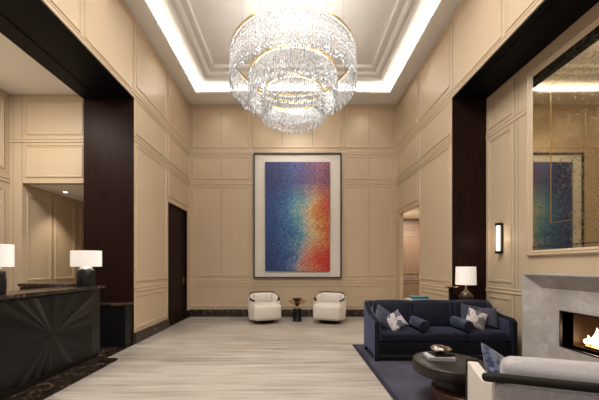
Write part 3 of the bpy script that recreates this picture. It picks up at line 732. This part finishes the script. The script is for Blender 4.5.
# ------------------------------------------------------------------ fireplace
fp = thing('fireplace', 'grey stone fireplace with flames in its dark opening, right of the sofa', 'fireplace', (XR, 2.95, 0))
T = Matrix.Translation((-XR, -2.95, 0))
SY0, SY1, ZS = 1.86, 4.04, 1.30; XO, XI = 3.20, 3.32
mb = MB(T)
def PS(u, v, h): return (XR - h, u, v)
# outer mass with a recessed, bevelled inner field; legs run to the floor
ho, hi = XR-XO, XR-XI
def ring(mb, A, B):
    """quad strip between two three-sided outlines (left up, across, right down)"""
    for i in range(3): mb.add([PS(*A[i]), PS(*A[i+1]), PS(*B[i+1]), PS(*B[i])], [(0,1,2,3)])
o0 = [(SY1,0,.001),(SY1,ZS,.001),(SY0,ZS,.001),(SY0,0,.001)]
o1 = [(SY1,0,ho),(SY1,ZS,ho),(SY0,ZS,ho),(SY0,0,ho)]
e = .018; o2 = [(SY1-e,0,ho),(SY1-e,ZS-e,ho),(SY0+e,ZS-e,ho),(SY0+e,0,ho)]
i1 = [(SY1-.18,0,hi),(SY1-.18,ZS-.19,hi),(SY0+.18,ZS-.19,hi),(SY0+.18,0,hi)]
ring(mb, o0, o1); ring(mb, o1, o2); ring(mb, o2, i1)
mb.build('surround', 'stone', fp)
mb = MB(T); q = .012
i2 = [(SY1-.18,0,hi),(SY1-.18,ZS-.19,hi),(SY0+.18,ZS-.19,hi),(SY0+.18,0,hi)]
y0, y1, z1 = SY0+.18, SY1-.18, ZS-.19
def slabx(a, b, c, d): mb.box(XI, XR-.001, a, b, c, d)
slabx(y0, FY0, 0, z1); slabx(FY1, y1, 0, z1); slabx(FY0, FY1, 0, FZ0); slabx(FY0, FY1, FZ1, z1)
mb.build('inner_slab', 'stone', fp)
mb = MB(T); mb.frame(PS, FY0, FZ0, FY1, FZ1, [(0,hi+.004),(.014,hi+.004),(.014,-.02)]); mb.build('opening_trim', 'blackm', fp)
mb = MB(T); XBk = XR+.38; m0 = .014
mb.add([(XR-.12,FY0+m0,FZ0+m0),(XR-.12,FY1-m0,FZ0+m0),(XR-.12,FY1-m0,FZ1-m0),(XR-.12,FY0+m0,FZ1-m0),(XBk,FY0+m0,FZ0+m0),(XBk,FY1-m0,FZ0+m0),(XBk,FY1-m0,FZ1-m0),(XBk,FY0+m0,FZ1-m0)],
       [(0,1,5,4),(1,2,6,5),(2,3,7,6),(3,0,4,7),(4,5,6,7)]); mb.build('firebox', 'firebox', fp)
MB(T).box(XR+.04, XR+.22, FY0+.15, FY1-.12, FZ0+m0, FZ0+.045, .005).build('burner_tray', 'brass', fp, smooth=True)
fl_ = None; mb = MB()
for (dy, hh, r_) in ((-.02,.20,.055),(.04,.225,.06),(-.09,.19,.055),(-.16,.12,.05),(-.25,.09,.04),(-.34,.11,.045),(-.45,.07,.035),(.10,.12,.034),(.14,.07,.025)):
    pts = []; rr = []
    for k in range(11):
        t_ = k/10; pts.append((.015*math.sin(3*t_+dy*20), dy+.02*math.sin(4*t_+dy*40), hh*t_)); rr.append(max(.001, r_*(math.sin(PI*min(1, t_*.85+.15))**.8)*(1-t_*.55)))
    mb.tube(pts, rr, 10)
fl_ = mb.build('flames', 'flame', fp, smooth=True); fl_.location = (.13, 3.38-2.95, FZ0+.046)
light('POINT', 'fire_light', (XR+.08, 3.3, FZ0+.18), 2.2, (1,.5,.18), .08)
# clip: back of the firebox sits behind the wall
# ------------------------------------------------------------------ mirror
mi = thing('wall_mirror', 'large antique mottled mirror above the fireplace reflecting the painting', 'mirror', (XR, 2.95, 1.67))
T = Matrix.Translation((-XR, -2.95, -1.67)); MY0, MY1, MZ0, MZ1 = 1.73, 4.17, 1.67, 4.13
MB(T).frame(PS, MY0-.09, MZ0-.13, MY1+.07, MZ1+.07, [(0,0),(0,.03),(.02,.045),(.04,.035),(.055,.04),(.075,.02),(.09,.006)]).build('frame', 'panel', mi)
MB(T).box(XR-.012, XR-.001, MY0-.04, MY1+.01, MZ0-.06, MZ1+.01).build('pane', 'mirror', mi)
b_ = .30
MB(T).frame(PS, MY0+b_, MZ0+b_, MY1-b_, MZ1-b_, [(0,.0115),(.0,.016),(.008,.016),(.008,.0115)]).build('pane_trim', 'brass', mi)
# mirror rim
MB(T).frame(PS, MY0-.005, MZ0-.005, MY1+.005, MZ1+.005, [(0,.0115),(0,.02),(.010,.016),(.012,.0115)]).build('rim', 'blackm', mi)

# ------------------------------------------------------------------ sconce
sc = thing('wall_sconce', 'slim dark wall sconce with glowing tube on the beige wall beside the mirror', 'wall light', (XR, 4.80, 1.86))
MB().box(-.025, -.001, -.05, .05, -.25, .25, .005).build('back_plate', 'blackm', sc, smooth=True)
for s1 in (-1, 1): MB().box(-.085, -.01, -.036, .036, min(s1*.21, s1*.255), max(s1*.21, s1*.255), .006).build('bracket', 'blackm', sc, smooth=True)
MB().lathe([(0,-.21),(.026,-.21),(.026,.21),(0,.21)], -.05, 0, 20).build('glass_tube', 'glow', sc, smooth=True)
light('POINT', 'sconce_light', (XR-.16, 4.80, 1.86), 1, (1,.82,.58), .06)

# recessed downlight in the corridor ceiling
dl = thing('recessed_downlight', 'small round recessed downlight in the lowered ceiling behind the reception desk', 'ceiling light', (-4.68, 5.94, HK))
MB().lathe([(.028,-.002),(.045,-.006),(.045,.0),(.028,0)], seg=24, cap=False).build('trim_ring', 'chrome', dl, smooth=True)
MB().lathe([(0,-.004),(.028,-.004),(.028,-.001),(0,-.001)], seg=24).build('lens', 'bulb', dl, smooth=True)

# ------------------------------------------------------------------ light
light('SPOT', 'downlight', (-4.68, 5.94, HK-.02), 80, (1,.85,.65), .03, (rad(0), rad(-18), 0), spot=rad(100))
light('SPOT', 'downlight', (-4.3, 3.4, HA-.05), 50, (1,.86,.68), .1, (rad(25), 0, 0), spot=rad(110))  # unseen spot added to lift the alcove, no fixture modelled
light('AREA', 'reception_fill', (-4.4, 3.6, HA-.03), 75, (1,.93,.84), .8, (0,0,0))  # unseen area light added under the alcove ceiling to brighten reception
light('AREA', 'passage_light', (3.6, 8.0, 2.85), 60, (1,.88,.76), .6, (0,0,0))
for (x, y) in ((-2.66, 6.6), (2.66, 6.6)): pass
for (x, y) in ((-1.9, 7.72), (1.9, 7.72), (-.6, 7.72), (.8, 7.72)):
    light('SPOT', 'wall_wash_fill', (x, y-.07, HC-.03), 10, (1,.93,.84), .05, (rad(6), 0, 0), spot=rad(95), blend=1)  # added spots without fixtures, washing the back wall
for (x, y) in ((-2.68, 5.9), (2.68, 5.9), (-2.68, 4.2), (2.68, 4.2)):
    light('SPOT', 'wall_wash_fill', (x*.97, y, HC-.03), 12, (1,.93,.84), .05, (0, 0, 0), spot=rad(100), blend=1)  # same added fill, brightening the side walls
light('AREA', 'front_fill', (0, -2.8, 2.8), 20, (1,.95,.90), 5.0, (rad(84), 0, 0), 4.2)  # unseen soft fill added behind the camera, no windows built there
light('SPOT', 'picture_light', (.125, 6.6, HC-.03), 120, (1,.93,.83), .08, (rad(27), 0, 0), spot=rad(78), blend=1)
light('AREA', 'tray_fill', (CH[0], CH[1], 5.30), 16, (1,.97,.93), 1.4, (PI, 0, 0), 1.4)  # added upward fill to brighten the tray ceiling, not a chandelier part
light('AREA', 'overhead_fill', (0, 2.6, 5.80), 250, (1,.96,.91), 2.6, (0,0,0), 2.6)  # unseen floating area light added to brighten the lobby from above

w = bpy.data.worlds.new('world'); bpy.context.scene.world = w; w.use_nodes = True
w.node_tree.nodes['Background'].inputs[0].default_value = (1,.92,.84,1); w.node_tree.nodes['Background'].inputs[1].default_value = .35

# ------------------------------------------------------------------ camera
cam = bpy.data.cameras.new('camera'); co_ = bpy.data.objects.new('camera', cam); col.objects.link(co_)
co_.location = (0, 0, CAMZ); co_.rotation_euler = (PI/2, 0, 0)
cam.sensor_width = 36; cam.sensor_fit = 'HORIZONTAL'; cam.lens = 36*F/599; cam.shift_x = 6.5/599; cam.shift_y = 66/599; cam.clip_start = .05
sc_ = bpy.context.scene; sc_.camera = co_
sc_.view_settings.view_transform = 'Standard'; sc_.view_settings.look = 'None'; sc_.view_settings.gamma = 1; sc_.view_settings.use_curve_mapping = False
sc_.view_settings.exposure = 0.2
